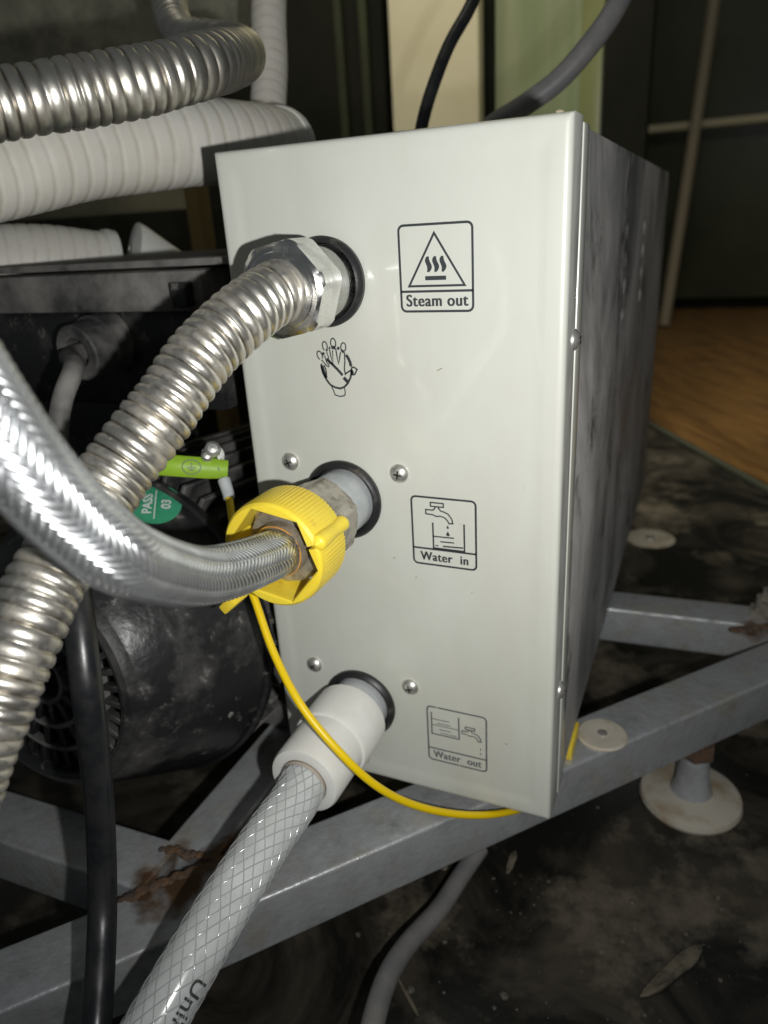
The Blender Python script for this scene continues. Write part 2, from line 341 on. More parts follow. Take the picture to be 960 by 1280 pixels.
# ================================================================== FRAME
fr = thing('steel_frame', 'welded galvanised steel tube frame under the box and motor, rusty at the weld', 'frame')
ZT = -1.0; TH = 3.5
d2 = np.array([.655, .755]); d2 /= np.linalg.norm(d2); a2 = math.atan2(d2[1], d2[0]); n2 = np.array([-d2[1], d2[0]])
rid = np.array([8.0, -3.7])                     # a point of the front upper edge
c0 = rid + n2*1.75
def beam(c, dr, L, wdt=3.5, z=ZT, h=TH):
    a = math.atan2(dr[1], dr[0])
    return box('beam', (c[0], c[1], z-h/2), (L, wdt, h), M['galv'], fr, Matrix.Rotation(a, 3, 'Z'), .22, 3)
beam(c0 + d2*9, d2, 78)
beam((-2.05, 3.1), (0, 1), 21.5, 3.3, ZT-.03, 3.3)
beam((-17.6, -9.5), (1, .03), 29.4, 3.3, ZT-.06, 3.3)
beam((11.0, 27.3), (1, .06), 39, 3.3, ZT-.04, 3.2)
beam((32.5, 40), (.12, 1), 20, 3.3, ZT-.05, 3.3)
# weld seams: knobbly beads
def weld(p, q, n, r):
    mb = MB()
    for i in range(n):
        t = i/(n-1); c = np.array(p)*(1-t)+np.array(q)*t + rng.normal(0, .12, 3)*np.array([1, 1, .3]); rr = r*random.uniform(.7, 1.25)
        v, f = lathe_vf(c-np.array([0, 0, rr*.3]), (0, 0, 1), [(-rr*.3, .01), (0, rr*1.1), (rr*.2, rr), (rr*.35, rr*.75), (rr*.43, rr*.3), (rr*.45, .01)], 10); mb.add(v, f)
    return mb.build('weld_seam', M['rust'], fr)
weld((-3.4, -11.6, ZT), (.2, -7.5, ZT), 44, .27); weld((-3.6, -8.0, ZT), (-.6, -7.6, ZT), 22, .22); weld((25.5, 25.4, ZT), (29.3, 27.9, ZT), 12, .35)
weld((-3.2, -11.0, ZT-.05), (-.4, -7.9, ZT-.05), 30, .28)
bt = at(953, 775, 2, ZT)
lathe('bolt', (bt[0]+.3, bt[1]+1, ZT), (0, 0, 1), [(0, 1.35), (.5, 1.35), (.5, .95), (1.5, .95), (1.5, .55), (2.3, .5), (2.3, .001)], M['nickel'], fr, 6)

# levelling feet, floor discs
ft = thing('levelling_foot', 'levelling foot with a dirty white disc and rusty nut under the front beam', 'foot')
fx, fy = at(863, 992, 2, FZ+.5)[:2]
lathe('disc', (fx, fy, FZ), (0, 0, 1), [(0, .01), (0, 3.4), (.25, 3.5), (.6, 3.4), (.75, 3.1), (.8, 2.0), (1.0, 1.5), (1.1, .01)], M['footwhite'], ft)
lathe('stem', (fx, fy, FZ+1), (0, 0, 1), [(0, 1.45), (.8, 1.15), (2.6, 1.0), (3.4, .9), (3.4, .01)], M['footstem'], ft, 32)
lathe('threaded_rod', (fx, fy, FZ+4), (0, 0, 1), [(i*.15, .5 if i % 2 else .42) for i in range(22)], M['rust'], ft, 20)
lathe('nut', (fx, fy, FZ+4.2), (0, 0, 1), [(0, .5), (0, 1.3), (1.1, 1.3), (1.1, .5)], M['rust'], ft, 6)
def disc(px, py, z, r, label):
    c = at(px, py, 2, z+.3); t = thing('furniture_glide', label, 'glide', 'white round glides')
    lathe('pad', (c[0], c[1], z), (0, 0, 1), [(0, .01), (0, r), (.1, r*1.02), (.2, r*.95), (.23, r*.5), (.18, r*.3), (.18, .01)], M['footwhite'], t, 40)
    lathe('screw_head', (c[0], c[1], z+.15), (0, 0, 1), [(0, r*.22), (.12, r*.2), (.16, .01)], M['screw'], t, 16)
disc(753, 915, ZT, 1.55, 'white round glide on the steel beam beside the box corner')
disc(813, 671, FZ, 3.0, 'white round glide lying on the black floor behind the box')

# ================================================================== BOX
W, H, D = 16.0, 33.68, 56.0
bx = thing('steam_generator_box', 'tall ivory enamelled steel box with three pipe ports and printed symbols', 'metal box')
M['grey_strip'] = mat('fold_shade_grey', (.50, .50, .47), .5, .0, color2=(.30, .295, .275), scale=45, stretch=(1, 1, .3))  # darker grey painted in for the grazing shade on the folded edge
# front panel: shallow tray with rounded edges and a faint fold line
xs = np.r_[0, .05, .12, .22, .36, .52, .75, .95, 1.15, 1.4, np.linspace(2, 14, 13), 14.6, 14.85, 15.05, 15.25, 15.48, 15.64, 15.78, 15.88, 15.95, 16]
zs = np.r_[0, .05, .12, .22, .36, .52, .75, .95, 1.15, 1.4, np.linspace(2, 31.6, 24), 32.28, 32.53, 32.73, 32.93, 33.16, 33.32, 33.46, 33.56, 33.63, 33.68]
rr = .26
def ed(x, L): return min(x, L-x)
V = []; Fc = []
for zi in zs:
    for xi in xs:
        e = min(ed(xi, W), ed(zi, H)); y = 0
        if e < rr: y = rr-math.sqrt(max(0, rr*rr-(rr-e)**2))
        e2 = (e-1.0)/.35; y += .06*(1/(1+math.exp(-5*e2)))          # plate dished a hair inside the fold
        V.append((xi, y, zi))
nx, nz = len(xs), len(zs)
for i in range(nz-1):
    for j in range(nx-1): Fc.append((i*nx+j, i*nx+j+1, (i+1)*nx+j+1, (i+1)*nx+j))
# returns
def ring(yy, ins=0):
    k = len(V); idx = []
    loop = [(j, 0) for j in range(nx)]+[(nx-1, i) for i in range(1, nz)]+[(j, nz-1) for j in range(nx-2, -1, -1)]+[(0, i) for i in range(nz-2, 0, -1)]
    for (j, i) in loop:
        V.append((min(max(xs[j], ins), W-ins), yy, min(max(zs[i], ins), H-ins))); idx.append(len(V)-1)
    return loop, idx
loop, r1 = ring(2.0); base = [i*nx+j for j, i in loop]
_, r2 = ring(2.0, .12); _, r3 = ring(1.2, .12)
nf0 = len(Fc)
for A_, B_ in ((base, r1), (r1, r2), (r2, r3)):
    n = len(A_)
    for q in range(n): q2 = (q+1) % n; Fc.append((A_[q], B_[q], B_[q2], A_[q2]))
fp = mk('front_panel', V, Fc, M['paint'], bx); fp.data.materials.append(M['grey_strip'])
for q_ in range(nf0, len(Fc)): fp.data.polygons[q_].material_index = 1          # folded-back return, its shade put into the grey
fp = sharp(fp, 50)
# body: inner flange in the same shade grey, painted lip, dusty casing
span('inner_flange', .14, 15.8, 1.4, 2.35, .1, 33.5, M['grey_strip'], bx, .08)
span('body_lip', .03, 16.06, 2.12, 3.45, .05, 33.5, M['paint'], bx, .12)
cs = span('casing', 0.08, 15.94, 3.3, D, .04, 33.42, M['casing'], bx, .15)
# louvre bumps on the side
for i in range(2):
    for j in range(4):
        y = 20.5+i*11.5; z = 28.9-j*1.65-(i*.1)
        lathe('louvre', (15.9, y, z), (1, 0, 0), [(0, .6), (.08, .52), (.15, .34), (.19, .01)], M['casing'], bx, 16)
span('foam_strip', 14.9, 16.12, 6.2, 8.8, -.97, .02, M['yellow'], bx, .08)
span('foot_pad', .6, 3.0, 3, 6, -1.0, .03, M['rubber'], bx, .05)
# ports
PX = 5.2; PZ = (27.95, 17.45, 5.1)
def gprof(R, r, h): return [(-.02, R), (h*.45, R+.02), (h*.8, R-.08), (h, R-.22), (h*.98, r+.22), (h*.75, r+.06), (h*.3, r), (-.02, r)]
for z, R, r, h in ((PZ[0], 1.95, 1.62, .5), (PZ[1], 2.06, 1.7, .42), (PZ[2], 2.1, 1.72, .42)):
    lathe('grommet', (PX, .03, z), (0, -1, 0), gprof(R, r, h), M['rubber'], bx, 64)
    lathe('port_hole', (PX, .02, z), (0, -1, 0), [(.03, 1.75), (.04, .01)], M['dark'], bx, 32)
def hexnut(name, o, axis, R, prof, m, parent, ph=0.0, n=120):
    u, v, a = basis(axis); o = np.array(o, float); V = []; Fc = []
    for (h, r) in prof:
        for k in range(n):
            t = 2*math.pi*k/n; hr = R*math.cos(math.pi/6)/math.cos((t-ph) % (math.pi/3)-math.pi/6); V.append(o+a*h+(u*math.cos(t)+v*math.sin(t))*min(r, hr))
    for i in range(len(prof)-1):
        for k in range(n): k2 = (k+1) % n; Fc.append((i*n+k, i*n+k2, (i+1)*n+k2, (i+1)*n+k))
    return sharp(mk(name, V, Fc, m, parent), 22)
def threaded(o, axis, r, L, m, parent, name, pitch=.18):
    prof = []; h = 0
    while h < L: prof += [(h, r), (h+pitch*.5, r-.07)]; h += pitch
    prof += [(L, r-.02), (L, .01)]; return lathe(name, o, axis, prof, m, parent, 56, 0, 80)
threaded((PX, .3, PZ[0]), (0, -1, 0), 1.58, 2.6, M['chrome'], bx, 'threaded_stub')
lathe('plastic_stub', (PX, .3, PZ[1]), (0, -1, 0), [(0, 1.62), (2.4, 1.6), (2.5, 1.5), (2.5, .01)], M['grey_pl'], bx)
lathe('plastic_stub', (PX, .3, PZ[2]), (0, -1, 0), [(0, 1.66), (2.0, 1.64), (2.05, .01)], M['grey_pl'], bx)
# screws
def screw(o, axis, r, parent, rot):
    s = lathe('screw', o, axis, [(-.05, r*1.0), (.05, r*1.02), (.1, r*.98), (.17, r*.86), (.26, r*.62), (.31, r*.36), (.325, .01)], M['screw'], parent, 40)
    u, v, a = basis(axis); mb = MB()
    for t in (rot, rot+math.pi/2):
        dx = u*math.cos(t)+v*math.sin(t); Rm = Matrix([[dx[i], np.cross(a, dx)[i], a[i]] for i in range(3)])
        vv, ff = bbox(np.array(o)+a*.27, (r*.85, r*.17, .13), Rm, 0); mb.add(vv, ff)
    mb.build('cross_slot', M['dark'], s, False)  # dark bars just proud of the head, painting the slot's shade
for i, (x, z) in enumerate(((2.3, 19.24), (8.31, 19.08), (2.39, 7.02), (8.3, 6.84))): screw((x, .06, z), (0, -1, 0), .47, bx, .4+i)
for z in (25.2, 7.4): screw((16.0, 1.55, z), (1, 0, 0), .46, bx, .8)

# ---- printed symbols
lift = lambda x, z: (x, .0535, z)
def label(name, lab, x0, z0, x1, z1, zdiv, draw, words, m, size, sx=1.0):
    k = Ink(); wd = .10
    P = rrect(x0, z0, x1, z1, .22)
    k.stroke(P[:7]+[(x0+(x1-x0)*.62, z1)], wd*.8) if False else None
    k.stroke(P, wd, True); k.stroke([(x0, zdiv), (x1, zdiv)], wd)
    draw(k, x0, z0, x1, z1); o = k.build(name, lift, m, bx); o['label'] = lab
    w_ = Ink(); lv = []
    for i, dx in enumerate((-.022, 0, .022)):
        w_.text(words, ((x0+x1)/2+dx, z0+(zdiv-z0)*.26), size, sx, .004, 1.1); lv += [i*.0012]*(len(w_.v)-len(lv))
    mk('lettering', [(x, .0520-l, z) for (x, z), l in zip(w_.v, lv)], w_.f, m, o, False)
def d_steam(k, x0, z0, x1, z1):
    w = x1-x0; h = z1-z0; X = lambda a: x0+w*a; Z = lambda b: z1-h*b
    k.stroke([(X(.49), Z(.10)), (X(.89), Z(.70)), (X(.12), Z(.70))], .095, True)
    for a in (.40, .50, .60):
        L, Rr = [], []
        for t in np.linspace(0, 1, 12):
            cx = X(a)+.05*math.sin(t*2*math.pi+.3)*(-1); ww = .115*math.sin(math.pi*(t*.88+.06))**.5; L.append((cx-ww, Z(.36+.18*t))); Rr.append((cx+ww, Z(.36+.18*t)))
        for q in range(11): k.poly([L[q], L[q+1], Rr[q+1], Rr[q]])
    k.stroke([(X(.35), Z(.61)), (X(.64), Z(.61))], .17)
def tap(k, ox, oz, s, wd=.07):
    T = lambda pts: [(ox+a*s, oz-b*s) for a, b in pts]
    k.stroke(T([(.06, .0), (1.0, .0), (1.0, .28), (.06, .28)]), wd, True)
    k.stroke(T([(.40, .28), (.38, .42), (.22, .56), (-.30, .56), (-.30, .88), (.20, .90), (.45, 1.0), (.80, .96), (1.10, 1.06), (1.30, 1.28), (1.38, 1.45), (1.66, 1.42), (1.58, 1.08), (1.34, .76), (1.05, .62), (.82, .58), (.66, .42), (.64, .28)]), wd)
def d_in(k, x0, z0, x1, z1):
    w = x1-x0; h = z1-z0; X = lambda a: x0+w*a; Z = lambda b: z1-h*b
    tap(k, X(.29), Z(.07), w*.215)
    k.stroke([(X(.33), Z(.36)), (X(.33), Z(.74)), (X(.82), Z(.74)), (X(.82), Z(.34))], .085)
    k.stroke([(X(.33), Z(.565)), (X(.66), Z(.56))], .07); k.stroke([(X(.44), Z(.635)), (X(.66), Z(.63))], .07)
    k.stroke([(X(.36), Z(.70)), (X(.41), Z(.70))], .06); k.stroke([(X(.48), Z(.70)), (X(.80), Z(.69))], .08)
    for b, r in ((.41, .07), (.51, .10)):
        k.poly([(X(.565), Z(b)+r*1.6), (X(.565)-r, Z(b)-r*.4), (X(.565)-r*.5, Z(b)-r), (X(.565)+r*.5, Z(b)-r), (X(.565)+r, Z(b)-r*.4)])
def d_out(k, x0, z0, x1, z1):
    w = x1-x0; h = z1-z0; X = lambda a: x0+w*a; Z = lambda b: z1-h*b
    k.stroke([(X(.07), Z(.10)), (X(.07), Z(.50)), (X(.54), Z(.50)), (X(.54), Z(.10))], .085)
    for b, a0, a1 in ((.22, .08, .38), (.29, .16, .40), (.33, .08, .53), (.40, .2, .4), (.46, .22, .5)): k.stroke([(X(a0), Z(b)), (X(a1), Z(b))], .055)
    tap(k, X(.64), Z(.24), w*.165, .075)
    k.stroke([(X(.90), Z(.58)), (X(.90), Z(.62))], .06); k.stroke([(X(.90), Z(.66)), (X(.90), Z(.71))], .06)
label('printed_label', 'printed steam symbol in a triangle reading Steam out', 8.84, 26.62, 12.08, 30.12, 27.45, d_steam, 'Steam out', M['print'], .70, .88)
label('printed_label', 'printed tap and filling basin reading Water in', 8.85, 14.42, 12.08, 17.98, 15.27, d_in, 'Water  in', M['print'], .66, .86)
label('printed_label', 'worn printed tank and tap reading Water out', 9.2, 2.25, 12.52, 5.82, 3.05, d_out, 'Water  out', M['print_faint'], .66, .82)
# glove symbol (crossed-out hand in a ring)
k = Ink(); G = lambda a, b: (5.3+(a-460)*.00365, 24.0-(b-600)*.0041)          # drawn on a 960 x 1056 sheet
def gs(pts, wd): k.stroke([G(*p) for p in pts], wd*1.35)
gs([(262, 535), (262, 590), (275, 640), (300, 690), (330, 735), (372, 780), (440, 808), (510, 818), (570, 800), (625, 755), (670, 690), (695, 610)], .075)
gs([(300, 550), (322, 600), (325, 650), (318, 700)], .05); gs([(268, 560), (290, 640), (318, 700)], .13)
gs([(690, 560), (680, 510), (655, 460), (630, 430)], .11)
for c, rx, ry, ro in (((250, 440), 36, 50, 18), ((337, 335), 34, 52, 6), ((460, 300), 36, 54, 0), ((600, 345), 35, 50, -8)):
    k.arc(G(*c), rx*.00365, ry*.0041, -60, 240, .062, 18, ro)
gs([(270, 490), (300, 520), (340, 560), (375, 570)], .045); gs([(320, 440), (345, 520), (375, 555), (370, 470), (405, 530), (440, 545)], .045)
gs([(355, 400), (380, 470)], .04); gs([(400, 370), (412, 450), (435, 545), (442, 380)], .045); gs([(490, 360), (500, 450), (515, 532), (535, 470), (556, 400)], .048)
gs([(612, 400), (608, 500), (592, 590), (600, 650)], .05); gs([(430, 348), (490, 352)], .12); gs([(510, 352), (545, 362)], .1); gs([(570, 380), (605, 400)], .1); gs([(290, 430), (320, 410)], .1); gs([(345, 385), (372, 375)], .08); gs([(392, 350), (412, 360)], .09)
gs([(345, 480), (430, 545), (500, 605), (560, 665)], .10); gs([(572, 690), (625, 740)], .13)
gs([(590, 655), (640, 625), (690, 600), (700, 570), (735, 570), (772, 592), (735, 650), (700, 655), (680, 600)], .055)
gs([(690, 600), (706, 645)], .12)
gs([(385, 800), (412, 850), (425, 895), (500, 912), (565, 900), (578, 870), (575, 815)], .045)
o = k.build('glove_symbol', lift, M['print'], bx); o['label'] = 'printed outline of a gloved hand'

# specks of grime on the enamel
mb = MB()
for (px_, py_, L_, w_, t_) in ((549, 462, .30, .07, .4), (688, 517, .34, .05, .1), (682, 519, .12, .05, 1), (590, 741, .10, .07, 0), (520, 722, .12, .08, 1), (633, 930, .16, .10, .3), (493, 697, .2, .06, .5), (641, 842, .06, .05, 0), (545, 497, .05, .05, 0), (470, 880, .05, .05, 0), (612, 560, .05, .04, 0), (668, 700, .05, .04, 0), (288, 210, .16, .04, 1.5), (700, 139, .3, .09, 0), (452, 742, .05, .05, 0), (575, 655, .05, .04, 0), (600, 800, .06, .04, .3), (330, 520, .05, .05, 0), (655, 610, .12, .03, 1.2), (640, 360, .04, .04, 0)):
    c = at(px_, py_, 1, .05); n = 9; V_ = []
    for h_, sc in ((0, 1.0), (-.012, .6)):
        for j in range(n):
            a_ = 2*math.pi*j/n; r_ = random.uniform(.7, 1.25)*sc; x = L_/2*math.cos(a_)*r_; z = w_/2*math.sin(a_)*r_
            V_.append((c[0]+x*math.cos(t_)-z*math.sin(t_), .0515+h_, c[2]+x*math.sin(t_)+z*math.cos(t_)))
    mb.add(V_, [(j, (j+1) % n, n+(j+1) % n, n+j) for j in range(n)]+[tuple(range(n, 2*n))])
stuff(mb.build('grime_specks', mat('brown_grime', (.34, .28, .19), .8, color2=(.50, .46, .36), scale=300), bx))

# ================================================================== STEAM HOSE
def corr(pitch, depth, R):
    def h(T): p = (T/pitch+.16*np.sin(T*.9)+.1*np.sin(T*2.3)) % 1.0; return np.abs(np.sin(math.pi*p))**.5
    ph = rng.uniform(0, 6.28, 8)
    def rf(T, A):
        w = sum(math.sin(0)*0+np.sin(T*(.37+.23*i)+ph[i]+A*(i % 3))*.012 for i in range(5))
        small = .035*np.exp(-(((T/pitch) % 1.0-.02)**2)/.004)
        return R-depth+depth*h(T)+w*.8+small+.02*np.sin(T*1.7+2*A+ph[0])*np.sin(T*.6+ph[1])
    def cr(T, A): return np.clip(1.35-1.8*h(T), 0, 1)
    return rf, cr
st = thing('corrugated_steam_hose', 'corrugated stainless steel hose screwed to the Steam out port', 'hose')
P = Path([(PX, -2.8, PZ[0]), (PX, -3.95, PZ[0]), pt(318, 383, 28.3), pt(288, 408, 27.7), pt(253, 444, 27.1), pt(206, 510, 26.5), pt(136, 603, 25.7), pt(100, 662, 24.8), pt(60, 724, 23.8), pt(28, 790, 23.0), pt(-4, 868, 22.4), pt(-60, 1010, 21.8)])
rf, cr = corr(.445, .165, 1.28)
tube('hose', P, rf, M['steel_dusty'], st, 56, .042, .3, None, cr)
hexnut('hex_nut', (PX, -2.15, PZ[0]), (0, -1, 0), 2.12, [(0, 1.4), (0, 1.78), (.13, 2.02), (1.6, 2.02), (1.72, 1.92), (1.84, 1.72), (1.86, 1.4), (1.8, 1.3), (1.5, 1.28)], M['chrome'], st, math.radians(12))
lathe('nut_collar', (PX, -3.82, PZ[0]), (0, -1, 0), [(0, 1.62), (.1, 1.62), (.22, 1.5), (.25, 1.25), (.05, 1.2)], M['chrome'], st)

# ================================================================== BRAIDED HOSE
bh = thing('braided_hose', 'braided stainless steel hose with hex nut running to the Water in port', 'hose')
hexnut('hex_nut', (PX, -2.1, PZ[1]), (0, -1, 0), 2.02, [(0, 1.4), (0, 1.8), (.15, 1.97), (3.4, 1.97), (3.6, 1.75), (3.65, 1.0), (3.4, .9)], M['nickel'], bh, math.radians(20))
lathe('ferrule', (PX, -5.9, PZ[1]), (0, -1, 0), [(0, 1.2), (.5, 1.2), (.75, 1.1), (.8, .9)], M['nickel'], bh)
lathe('washer', (PX, -6.2, PZ[1]), (0, -1, 0), [(0, .9), (0, 1.18), (.3, 1.18), (.3, .9)], M['orange'], bh)
BP = Path([(PX, -5.9, PZ[1]), (PX+.02, -6.7, PZ[1]), pt(343, 693, 29.9), pt(318, 703, 28.3), pt(296, 711, 26.8), pt(262, 719, 25.0), pt(232, 719, 23.4), pt(182, 707, 20.6), pt(143, 690, 18.6), pt(90, 648, 17.4), pt(38, 594, 16.3), pt(-22, 510, 15.6), pt(-90, 400, 15.3), pt(-140, 310, 15.8)], .05)
BR = 1.0
tube('hose_core', BP, BR-.085, M['core'], bh, 40, .15)
def braid(path, R, NC, wires, name, parent):
    lay = 1.0                                   # travel along the hose per radian-radius: 45 degrees
    circ = 2*math.pi*R; cell = circ/NC*lay; ns = 5
    V = []; Fc = []; L = path.L; T = np.arange(0, L, cell/ns/1.0); nT = len(T)
    cw = wires*2+1; off = np.linspace(-.5, .5, cw); hump = np.where(np.arange(cw) % 2 == 1, .012, 0.0)
    half = circ/NC*.455
    for fam in (1, -1):
        for c in range(NC):
            a0 = 2*math.pi*c/NC
            ang = a0+fam*T/(R*lay)
            # over-two under-two against the other family
            h_ = np.sin(math.pi*T/cell/2+math.pi*c/2+math.pi/8) if fam > 0 else -np.sin(-math.pi*T/cell/2+math.pi*c/2+math.pi/8)
            rad = R-.01+.038*np.clip(h_*1.3, -1, 1)
            A = ang[:, None]+fam*(-1)*off[None, :]*half/R; TTv = T[:, None]+off[None, :]*half
            RR = rad[:, None]+hump[None, :]-.045*(off[None, :]*2)**2
            v = path.surf(TTv, A, RR).reshape(-1, 3); k = len(V); V.append(v)
            base = (len(V)-1)*nT*cw
            idx = (np.arange(nT-1)[:, None]*cw+np.arange(cw-1)[None, :]+base).reshape(-1)
            q = np.stack([idx, idx+1, idx+cw+1, idx+cw], 1) if fam > 0 else np.stack([idx, idx+cw, idx+cw+1, idx+1], 1)
            Fc.append(q)
    V = np.vstack(V)*S; Q = np.vstack(Fc).astype(np.int32)
    me = bpy.data.meshes.new(name); me.vertices.add(len(V)); me.vertices.foreach_set('co', V.astype(np.float32).ravel())
    me.loops.add(Q.size); me.loops.foreach_set('vertex_index', Q.ravel()); me.polygons.add(len(Q))
    me.polygons.foreach_set('loop_start', np.arange(0, Q.size, 4, dtype=np.int32)); me.polygons.foreach_set('loop_total', np.full(len(Q), 4, np.int32))
    me.polygons.foreach_set('use_smooth', np.ones(len(Q), bool)); me.materials.append(M['wire_metal']); me.update(); me.validate()
    o = bpy.data.objects.new(name, me); COL.objects.link(o); o.parent = parent; stuff(o); print('braid', len(Q)); return o
braid(BP, BR, 24, 3, 'braid_wires', bh)

# ================================================================== YELLOW CLIP RING
yc = thing('yellow_clip_ring', 'ribbed yellow plastic ring clipped round the hex nut of the braided hose', 'clip')
ro, y0, y1 = 2.42, -4.75, -6.95
V = []; Fc = []
n = 620; g0, g1 = math.radians(20), math.radians(376)
def hexr(t, R): a = (t+math.radians(10)) % (math.pi/3)-math.pi/6; return R*math.cos(math.pi/6)/math.cos(a)
def RP(x): return np.array([PX, 0, PZ[1]])+x
secs = []
for i in range(n+1):
    t = g0+(g1-g0)*i/n; c, s = math.cos(t), math.sin(t)
    rib = .022*(math.sin(t*84) > 0.0)
    ri = hexr(t, 2.28); ring_ = [(ro-.2, y0+.02), (ro-.04+rib, y0+.08), (ro+rib, y0-.1), (ro+rib, y1+.4), (ro+.0, y1+.3), (ro-.03, y1+.12), (ro-.14, y1), (ri-.02, y1), (ri-.08, y1+.08), (ri-.08, y1+.4), (ri, y1+.5), (ri, y0+.02)]
    secs.append([(PX+r*c, y, PZ[1]+r*s) for r, y in ring_])
k = len(secs[0])
for s_ in secs: V += s_
for i in range(n):
    for j in range(k): j2 = (j+1) % k; Fc.append((i*k+j, i*k+j2, (i+1)*k+j2, (i+1)*k+j))
Fc.append(tuple(range(k))[::-1]); Fc.append(tuple(range(n*k, (n+1)*k)))
sharp(mk('ring', V, Fc, M['yellow'], yc), 30)
# latch: rounded bar lying along the ring
ta = math.radians(20); lc = np.array([PX+(ro-.02)*math.cos(ta), 0, PZ[1]+(ro-.02)*math.sin(ta)])
LP = Path([lc+np.array([0, -4.35, 0]), lc+np.array([0, -5.5, 0]), lc+np.array([-.02, -7.0, 0])], .05)
tube('latch', LP, lambda T, A: .34+.03*np.cos(T*3)-.34*np.exp(-((T)/.12)**2)-.34*np.exp(-((LP.L-T)/.12)**2)*.9, M['yellow'], yc, 24, .05)
for a_, L_ in ((math.radians(213), 1.0),):
    c, s = math.cos(a_), math.sin(a_); p = at(293, 750, 1, -6.3)
    box('wing', p, (1.0, 1.2, .5), M['yellow'], yc, Matrix.Rotation(-.75, 3, 'Y'), .12)

# ================================================================== CLEAR DRAIN HOSE
dh = thing('reinforced_drain_hose', 'milky reinforced plastic hose with white coupling on the Water out port', 'hose')
lathe('coupling', (PX, -1.25, PZ[2]), (0, -1, 0), [(0, 1.6), (0, 1.98), (.1, 2.08), (2.5, 2.08), (2.62, 2.03), (2.68, 1.90), (5.2, 1.86), (5.38, 1.78), (5.42, 1.6), (5.42, 1.28), (5.3, 1.2), (4.6, 1.18)], M['white_pl'], dh, 72)
CP = Path([(PX, -5.0, PZ[2]), (PX, -6.3, PZ[2]), pt(368, 1001, 34.4), pt(338, 1043, 32.9), pt(288, 1120, 30.6), pt(240, 1200, 28.8), pt(194, 1280, 27.4), pt(150, 1360, 26.4), pt(110, 1440, 25.8)])
CR = 1.15
tube('hose_wall', CP, CR, M['clear'], dh, 64, .15)
lathe('hose_cuff', (PX, -6.5, PZ[2]), (0, -1, 0), [(0, 1.17), (.22, 1.24), (.34, 1.19)], mat('cuff_glue', (.38, .33, .27), .5), dh)
mb = MB(); NT = 14; lay = 1.15
for fam in (1, -1):
    for c in range(NT):
        T = np.arange(1.0, CP.L, .12); A = 2*math.pi*c/NT+fam*T/(CR*lay*1.35)+.03*np.sin(T*2.1+c*1.7)+rng.normal(0, .015)
        for (da, dr) in (): pass
        prof = [(-.035, -.01), (-.018, .022), (.018, .022), (.035, -.01)]
        vs = np.stack([CP.surf(T, A+q/CR, np.full_like(T, CR+d+(.003 if fam > 0 else 0))) for q, d in prof], 1).reshape(-1, 3)
        f = [(i*4+j, i*4+j+1, (i+1)*4+j+1, (i+1)*4+j) for i in range(len(T)-1) for j in range(3)]
        mb.add(vs, f)
stuff(mb.build('thread_mesh', M['thread'], dh))
# lettering along the hose
def cyl_text(path, body, s0, a0, size, r, m, parent, sgn=1, sx=1.0):
    v, f = text_vf(body, size, sx, .008, 'LEFT', 1.0); v = np.array(v)
    def scr(a): q = (path.surf(np.array([s0]), np.array([a]), np.array([r]))[0]-CAM_C) @ CAM_R; return q[0]/-q[2]
    sgn = 1 if scr(a0+.05) > scr(a0) else -1
    # subdivide is not needed: letters are small against the hose radius
    T = s0+v[:, 0]; A = a0+sgn*v[:, 1]/r
    return mk('hose_lettering', path.surf(T, A, np.full(len(T), r+.035)), f, m, parent, False)
# angle on the hose that faces a given picture point
def face_angle(path, s, r, side):
    P_, T_, U_, V_ = path.ev(np.array([s])); P_, T_, U_, V_ = P_[0], T_[0], U_[0], V_[0]
    n = CAM_C-P_; n -= T_*n.dot(T_); n /= np.linalg.norm(n); b = np.cross(T_, n); q = n*math.cos(side)+b*math.sin(side)
    return math.atan2(q.dot(V_), q.dot(U_))
def s_at(path, px, py):
    Q = (path.P-CAM_C) @ CAM_R; x = CX+F*Q[:, 0]/-Q[:, 2]; y = CY-F*Q[:, 1]/-Q[:, 2]; return path.s[np.argmin((x-px)**2+(y-py)**2)]
TSIDE = -.42
s0 = s_at(CP, 232, 1215); cyl_text(CP, 'Unik', s0, face_angle(CP, s0+1, CR, TSIDE), .9, CR, mat('hose_print', (.05, .05, .05), .5), dh, -1, 1.05)

# ================================================================== MOTOR
mo = thing('pump_motor', 'black dusty electric pump motor with fan grille and terminal box', 'motor')
A0 = np.array([-10.5, -7.4, 8.1]); A1 = np.array([-10.6, -.5, 7.4])
ax = A1-A0; Lm = np.linalg.norm(ax); axn = ax/Lm
pr = [(.1, 5.6), (-.1, 5.75), (-.12, 6.1), (.05, 6.5), (.4, 6.8), (1.2, 7.3), (2.4, 7.95), (3.8, 8.65), (5.2, 9.32), (6.2, 9.78), (Lm, 10.0), (Lm+.35, 9.95), (Lm+.4, 9.4)]
lathe('face_rim', A0, axn, [(.2, 5.6), (-.3, 5.7), (-.42, 6.0), (-.3, 6.35), (.1, 6.6), (.4, 6.7)], M['motor'], mo, 96)
cover = lathe('fan_cover', A0, axn, pr, M['motor'], mo, 96)
bmx = None
lathe('cover_rim', A0, axn, [(Lm-.1, 10.0), (Lm, 10.25), (Lm+.5, 10.25), (Lm+.6, 10.0)], M['motor'], mo, 96)
lathe('inner_hollow', A0, axn, [(2.0, .01), (2.0, 6.2), (.15, 5.65)], M['dark'], mo, 48)
u_, v_, _a = basis(axn)
for r in (1.4, 2.9, 4.3):
    lathe('grille_ring', A0, axn, [(-.12, r-.13), (-.18, r), (-.12, r+.13), (.35, r+.12), (.35, r-.12), (-.12, r-.13)], M['motor_dusty'], mo, 64)
gm = None
